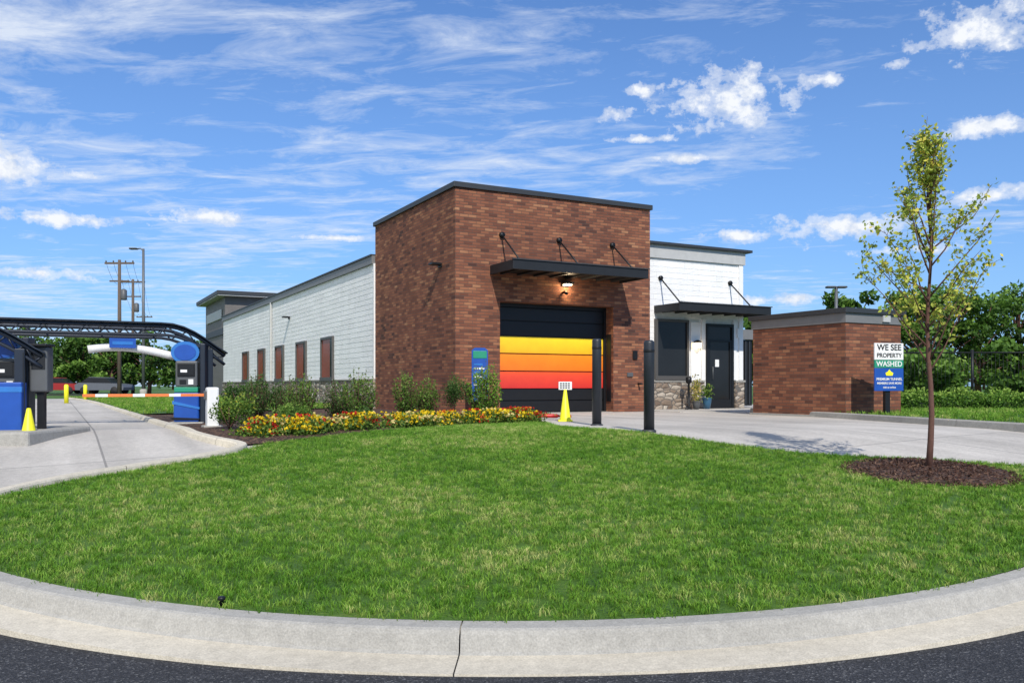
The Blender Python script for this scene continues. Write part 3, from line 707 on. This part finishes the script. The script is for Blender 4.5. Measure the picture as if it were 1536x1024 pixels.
shrub(-5.95,20.0,.95,.33,'shoots',SD_,1600); shrub(-4.15,16.0,.4,.4,'mound',SH,1600,.026); 
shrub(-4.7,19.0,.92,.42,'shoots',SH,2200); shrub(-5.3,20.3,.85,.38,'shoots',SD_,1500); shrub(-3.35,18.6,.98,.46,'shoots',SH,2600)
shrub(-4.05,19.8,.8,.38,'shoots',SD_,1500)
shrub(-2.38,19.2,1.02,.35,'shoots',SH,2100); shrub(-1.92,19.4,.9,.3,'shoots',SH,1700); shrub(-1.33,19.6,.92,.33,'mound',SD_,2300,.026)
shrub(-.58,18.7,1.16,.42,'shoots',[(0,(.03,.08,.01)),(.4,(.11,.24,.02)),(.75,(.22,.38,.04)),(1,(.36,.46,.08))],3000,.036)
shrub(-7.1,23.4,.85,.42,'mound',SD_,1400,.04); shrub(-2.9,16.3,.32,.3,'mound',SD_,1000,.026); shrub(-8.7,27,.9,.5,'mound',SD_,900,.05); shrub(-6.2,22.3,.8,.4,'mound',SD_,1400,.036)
fl=[(-4.05,13.15),(-3.4,13.3),(-2.7,13.95),(-1.7,15.1),(-.7,16.2),(.1,17.1),(.45,17.7)]
P=[];C=[];S=[];PG=[];CG=[]
for i in range(210):
    t=random.random(); k=t*(len(fl)-1); a=int(k); f=k-a; a2=min(a+1,len(fl)-1)
    x=fl[a][0]*(1-f)+fl[a2][0]*f+random.uniform(-.35,.25); y=fl[a][1]*(1-f)+fl[a2][1]*f+random.uniform(-.1,.5)
    z=Gl(y); hh=random.uniform(.07,.27)
    redp=.8 if t>.84 else (.5 if t<.12 else .1)
    zone=math.sin(t*37)+random.gauss(0,.4)
    if random.random()<redp or zone>1.15: base=(.6,.03,.02) if random.random()<.75 else (.8,.2,.02)
    else: base=(.9,.66,.02) if random.random()<.8 else (.85,.7,.28)
    for j in range(85):
        PG.append((x+random.gauss(0,.085),y+random.gauss(0,.085),z+random.uniform(0,hh+.02))); CG.append(random.random())
    for j in range(random.randint(8,18)):
        cx,cy,cz=x+random.gauss(0,.08),y+random.gauss(0,.08),z+hh+random.uniform(-.05,.04)
        for q in range(4):
            P.append((cx+random.gauss(0,.01),cy+random.gauss(0,.01),cz+random.gauss(0,.007))); w=random.uniform(.75,1.1); C.append(tuple(min(1,b*w) for b in base)); S.append(random.uniform(.016,.03))
FB=empty('flower_bed'); leafmesh('blossoms',P,np.array(S),C,M['leaf'],FB,.8); leafmesh('leaves',PG,rng.uniform(.02,.04,len(PG)),lerpcol(np.array(CG),gc),M['leaf'],FB)
P=[];
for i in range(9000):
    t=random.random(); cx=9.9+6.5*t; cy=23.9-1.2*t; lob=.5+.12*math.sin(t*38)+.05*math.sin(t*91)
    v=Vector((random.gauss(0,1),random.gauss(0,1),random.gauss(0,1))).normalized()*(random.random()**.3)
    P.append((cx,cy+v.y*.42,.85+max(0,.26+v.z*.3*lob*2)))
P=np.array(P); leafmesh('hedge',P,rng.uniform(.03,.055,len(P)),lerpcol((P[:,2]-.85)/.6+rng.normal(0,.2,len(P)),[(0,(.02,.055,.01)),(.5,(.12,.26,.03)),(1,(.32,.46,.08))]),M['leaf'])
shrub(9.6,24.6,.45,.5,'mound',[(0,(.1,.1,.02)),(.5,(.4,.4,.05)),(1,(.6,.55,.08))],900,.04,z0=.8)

# ---------------------------------------------------------------- young tree
def youngtree(x,y,z,H):
    e=empty('young_tree',(x,y,z)); paths=[];L=[];T_=[]
    tr=[(0.02*math.sin(i*.9),.015*math.cos(i*1.3),H*i/12) for i in range(13)]
    paths.append((tr,[.04-.035*(i/12)**.8 for i in range(13)]))
    hw=lambda s: float(np.interp(s,[1.2,1.6,2.0,2.4,2.8,3.1,3.45,3.95],[.2,.36,.66,.88,.95,.62,.26,.07]))
    for i in range(36):
        s=1.1+ (3.5-1.1)*(i+.5)/36; a=i*2.4+random.uniform(-.4,.4); end=s+random.uniform(.5,.95)*(1.1-.15*s/4)
        R=hw(min(end,3.9))*random.uniform(.6,1.12)
        p0=Vector((0,0,s)); p3=Vector((math.cos(a)*R,math.sin(a)*R,min(end,3.85)))
        p1=p0.lerp(p3,.35)+Vector((0,0,-.03)); p2=p0.lerp(p3,.7)+Vector((random.gauss(0,.03),random.gauss(0,.03),-.01))
        pts=[p0,p1,p2,p3]; paths.append((pts,[.011,.008,.005,.002]))
        for j in range(random.randint(6,9)):
            t=random.uniform(.35,1); q=p0.lerp(p3,t); d=Vector((random.gauss(0,1),random.gauss(0,1),random.uniform(.3,1.6))).normalized()*random.uniform(.1,.26)
            paths.append(([q,q+d],[.003,.0015]))
            for _ in range(random.randint(9,17)):
                w=q+d*random.uniform(.2,1.15); L.append((w.x+random.gauss(0,.03),w.y+random.gauss(0,.03),w.z+random.gauss(0,.035))); T_.append(random.gauss(.52,.28))
        for _ in range(14):
            w=p0.lerp(p3,random.uniform(.3,1.05)); L.append((w.x+random.gauss(0,.03),w.y+random.gauss(0,.03),w.z+random.gauss(0,.03))); T_.append(random.gauss(.52,.28))
    for _ in range(200):
        s=random.uniform(3.05,3.98); L.append((random.gauss(0,.06),random.gauss(0,.06),s)); T_.append(random.gauss(.6,.25))
    L=np.array(L); tubes('trunk_and_branches',paths,M['wood'],e,7)
    leafmesh('leaves',L,rng.uniform(.018,.036,len(L)),lerpcol(np.array(T_),[(0,(.13,.2,.035)),(.4,(.32,.42,.06)),(.75,(.56,.58,.1)),(1,(.78,.64,.1))]),M['leaf'],e,.6)
youngtree(4.83,9.87,lawnz(4.83,9.87)+.04,3.9)

# ---------------------------------------------------------------- distant trees
def treemass(name,specs,leaf,nper):
    e=empty(name); P=[];paths=[];Tn=[]
    for (x,y,h,r) in specs:
        z=.7; paths.append(([(x,y,z),(x+random.gauss(0,.1),y,z+h*.35),(x,y,z+h*.8)],[.035*h,.028*h,.008*h]))
        bl=[]
        for k in range(26):
            a=random.uniform(0,6.28); q=math.sqrt(random.random())*r; zz_=random.uniform(.22,.95)*h; lim=math.sqrt(max(.05,1-((zz_/h-.5)/.56)**2)); 
            c=(x+math.cos(a)*q*lim,y+math.sin(a)*q*lim,z+zz_); bl.append((c,random.uniform(.22,.42)*r,random.gauss(0,.12)))
            paths.append(([(x,y,z+zz_*.6),c],[.01*h,.004*h]))
        for i in range(nper):
            c,br,tn=random.choice(bl); v=Vector((random.gauss(0,1),random.gauss(0,1),random.gauss(0,1))).normalized()*(random.random()**.35)
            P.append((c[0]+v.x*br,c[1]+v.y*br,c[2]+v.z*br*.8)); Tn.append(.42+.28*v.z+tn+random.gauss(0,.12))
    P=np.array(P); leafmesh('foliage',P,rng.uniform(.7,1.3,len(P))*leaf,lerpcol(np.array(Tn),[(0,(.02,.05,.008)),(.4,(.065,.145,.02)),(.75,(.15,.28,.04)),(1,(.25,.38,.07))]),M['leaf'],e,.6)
    tubes('trunks',paths,M['wood'],e,5)
sp=[]
for i in range(13): sp.append((20.5+i*2.3+random.uniform(-.6,.6),43+random.uniform(-3,4)+i*.3,5.7+random.uniform(-.6,.7),2.2))
for i in range(9): sp.append((17+i*3.8,33+random.uniform(0,3)+i*.6,random.uniform(1.6,3.0),1.5))
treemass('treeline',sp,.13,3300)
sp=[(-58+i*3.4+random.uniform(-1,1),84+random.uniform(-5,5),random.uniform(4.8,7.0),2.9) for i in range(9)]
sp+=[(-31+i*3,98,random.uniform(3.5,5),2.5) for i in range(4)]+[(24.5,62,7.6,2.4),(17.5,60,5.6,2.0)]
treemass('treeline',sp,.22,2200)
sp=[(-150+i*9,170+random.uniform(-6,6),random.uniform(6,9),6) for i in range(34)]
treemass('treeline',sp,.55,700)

# ---------------------------------------------------------------- fence on right
f=empty('metal_fence'); a=Vector((9.6,27.5,.8)); b=Vector((30,26.5,.8)); n=9; P=[]
for i in range(n): p=a.lerp(b,i/(n-1)); P.append(([p,p+Vector((0,0,1.85))],.045))
for h_ in (.12,1.75): P.append(([a+Vector((0,0,h_)),b+Vector((0,0,h_))],.022))
tubes('posts_and_rails',P,M['black'],f,8); P=[]
k=170
for i in range(k): p=a.lerp(b,(i+.5)/k); P.append(([p+Vector((0,0,.12)),p+Vector((0,0,1.75))],.005))
tubes('pickets',P,M['black'],f,4)
def lamp(x,y,h,double=False,arm=.9):
    e=empty('street_lamp',(x,y,.75)); lathe('base',[(.2,0),(.2,.5),(.13,.55)],M['curb'],e,seg=12)
    lathe('pole',[(.1,.5),(.07,h)],M['pole'],e,seg=10)
    for sgn in ((-1,1) if double else (-1,)):
        tubes('arm_%d'%sgn,[([(0,0,h-.1),(sgn*arm*.5,0,h+.02),(sgn*arm,0,h)],.04)],M['pole'],e,6)
        box('head_%d'%sgn,min(sgn*arm,sgn*(arm+.45)),max(sgn*arm,sgn*(arm+.45)),-.15,.15,h-.04,h+.05,M['coping'],e,.03)
lamp(-21.6,50,8.75,False,.35); lamp(15.2,40,5.35,True,.03)
def upole(x,y,h):
    e=empty('utility_pole',(x,y,.7)); lathe('mast',[(.18,0),(.12,h)],M['wpole'],e,seg=10)
    box('crossarm',-1.2,1.2,-.06,.06,h-.35,h-.2,M['wpole'],e); box('crossarm2',-.8,.8,-.06,.06,h-1.8,h-1.68,M['wpole'],e)
    for i,xx in enumerate((-1.1,-.5,.5,1.1)): lathe('insulator_%d'%i,[(.05,0),(.07,.08),(.03,.16)],M['grey'],e,(xx,0,h-.2),8)
    lathe('transformer',[(.22,0),(.25,.1),(.25,.8),(.1,.9)],M['grey'],e,(.4,-.1,h-3.3),12)
upole(-32.2,70,11.1); upole(-38.2,86,11.5); upole(-56,130,11.5)
P=[]
for (p,q) in (((-32.2,70,11.6),(-38.2,86,12.0)),((-38.2,86,12),(-56,130,12))):
    for dx in (-1.1,-.5,.5,1.1):
        pts=[]
        for i in range(9):
            t=i/8; pts.append((p[0]+(q[0]-p[0])*t+dx,p[1]+(q[1]-p[1])*t,p[2]+(q[2]-p[2])*t-.9*4*t*(1-t)))
        P.append((pts,.012))
wires=tubes('power_lines',P,M['black'],None,4)
def car(x,y,rz,col):
    m=simple('car_paint',col,.3); e=empty('parked_car',(x,y,.75),rz)
    body=[(-2.2,.35),(2.2,.35),(2.25,.6),(2.1,.85),(1.2,.95),(-1.9,1.0),(-2.25,.8)]
    prism('body',body,1.75,m,e,Matrix.Translation((0,-.87,0)))
    prism('cabin_glass',[(1.15,.95),(.5,1.42),(-1.1,1.45),(-1.8,1.0)],1.5,M['glass'],e,Matrix.Translation((0,-.75,0)))
    prism('roof',[(.5,1.42),(.45,1.47),(-1.05,1.5),(-1.1,1.45)],1.4,m,e,Matrix.Translation((0,-.7,0)))
    for i,(wx,wy) in enumerate(((1.4,-.8),(-1.4,-.8),(1.4,.8),(-1.4,.8))): tubes('wheel_%d'%i,[([(wx,wy-.1,.33),(wx,wy+.1,.33)],.33)],M['rubber'],e,14)
car(-47,76,.1,(.02,.02,.025)); car(-41,77,.05,(.3,.02,.02)); car(-35.8,75,-.1,(.12,.13,.15)); car(-54,75,.0,(.3,.3,.32))
sheet('road',[(-120,70),(-26,70),(-26,79),(-120,79)],lambda x,y:.71,M['asphalt'],8)

# ---------------------------------------------------------------- sky
w=bpy.data.worlds.new('World'); sc.world=w; w.use_nodes=True; nt=w.node_tree; b=NB(nt)
bg=nt.nodes['Background']; sky=b.n('ShaderNodeTexSky',sky_type='NISHITA'); sky.sun_disc=False
SD=Vector((.22,-.975,0)).normalized(); EL=math.radians(42)
sky.sun_elevation=EL; sky.sun_rotation=math.atan2(SD.x,SD.y); sky.air_density=1.0; sky.dust_density=.4; sky.ozone_density=2.5
d=b.n('ShaderNodeTexCoord').outputs['Generated']; x,y,z=b.sep(d)
az=b.m('MULTIPLY',b.m('ARCTAN2',x,y),57.2958); el=b.m('MULTIPLY',b.m('ARCSINE',z),57.2958)
ae=b.comb(az,el)
wob=b.noise(b.comb(az,b.m('MULTIPLY',el,1.25)),.62,5,.64)
blobs=[(14.2,18.2,4.2,1.9),(15.6,17.2,2.4,1.0),(7.2,17.5,1.5,.5),(8.8,18.9,1.0,.45),(11.4,14.6,1.9,.45),(8.6,15.9,2.0,.25),(29.4,20.1,3.8,1.6),(24.1,18.9,1.0,.35),(19.9,18.6,1.7,.5),
 (20.8,9.9,4.8,.9),(15,9.6,2.6,.45),(24,8.2,2.8,.35),(29.2,14.8,4.2,.65),(29.5,11.0,3.8,.6),(-30.5,12.6,2.7,1.4),(-26.8,12.4,1.4,.25),(-19.5,10.5,3.6,.45),(-28.4,9.8,3.8,.45),(-29.0,6.6,3.2,.45),(-12,9.6,2.4,.22),(16.5,5.5,4,.4)]
mn=None
for (a,e_,ww,hh) in blobs:
    q=b.vm('MULTIPLY',b.vm('SUBTRACT',ae,(a,e_,0)),(1/ww,1/hh,0)); L=b.vm('LENGTH',q,out=1)
    mn=L if mn is None else b.m('MINIMUM',mn,L)
dens=b.m('ADD',b.m('SUBTRACT',1.0,mn),b.m('MULTIPLY',b.m('SUBTRACT',wob,.5),3.7))
cum=b.ramp(dens,[(.0,0),(.4,.5),(1.0,1)],'EASE')
ccol=b.ramp(b.m('ADD',b.noise(b.vm('ADD',ae,(0,.35,0)),.9,4,.6),b.m('MULTIPLY',dens,.14)),[(.38,(6.0,6.9,8.6)),(.66,(9.4,9.7,10.2))])
pz=b.m('MAXIMUM',z,.03); px_=b.m('DIVIDE',x,pz); py_=b.m('DIVIDE',y,pz)
ca,sa=math.cos(.2),math.sin(.2)
r1=b.m('ADD',b.m('MULTIPLY',px_,ca),b.m('MULTIPLY',py_,-sa)); r2=b.m('ADD',b.m('MULTIPLY',px_,sa),b.m('MULTIPLY',py_,ca))
c1_=b.noise(b.comb(b.m('MULTIPLY',r1,1.0),b.m('MULTIPLY',r2,1.7)),2.4,6,.68,.5)
big=b.noise(b.comb(px_,py_,3.0),.6,1)
ci=b.m('ADD',c1_,b.m('MULTIPLY',b.m('SUBTRACT',big,.5),.7))
ci=b.m('SUBTRACT',ci,b.m('MULTIPLY',b.m('SUBTRACT',az,-8),.003))
cir=b.ramp(ci,[(.46,0),(.6,.3),(.8,.85)])
skyc=b.mix(1.0,sky.outputs[0],(.6,.97,1.5),'MULTIPLY')
hz=b.ramp(b.m('DIVIDE',el,30),[(0,.6),(.3,.34),(.9,.1)])
skyc=b.mix(hz,skyc,(3.6,5.9,9.2))
c=b.mix(cir,skyc,(8.0,8.7,9.8)); c=b.mix(cum,c,ccol)
b.put(bg.inputs[0],c); bg.inputs[1].default_value=.1
try: w.cycles.sampling_method='MANUAL'; w.cycles.sample_map_resolution=512
except Exception: pass
sun=bpy.data.lights.new('sun','SUN'); sun.energy=4.2; sun.angle=math.radians(.5); sun.color=(1,.94,.84)
so=bpy.data.objects.new('sun',sun); D=Vector((SD.x*math.cos(EL),SD.y*math.cos(EL),math.sin(EL))); so.rotation_euler=(-D).to_track_quat('-Z','Y').to_euler(); so.location=(10,-20,20); COL.objects.link(so)

cam=bpy.data.cameras.new('camera'); co=bpy.data.objects.new('camera',cam); COL.objects.link(co)
co.location=(0,0,1.5); co.rotation_euler=(math.pi/2,0,0); cam.lens=30; cam.sensor_width=36; cam.shift_y=.043; cam.clip_end=3000
sc.camera=co
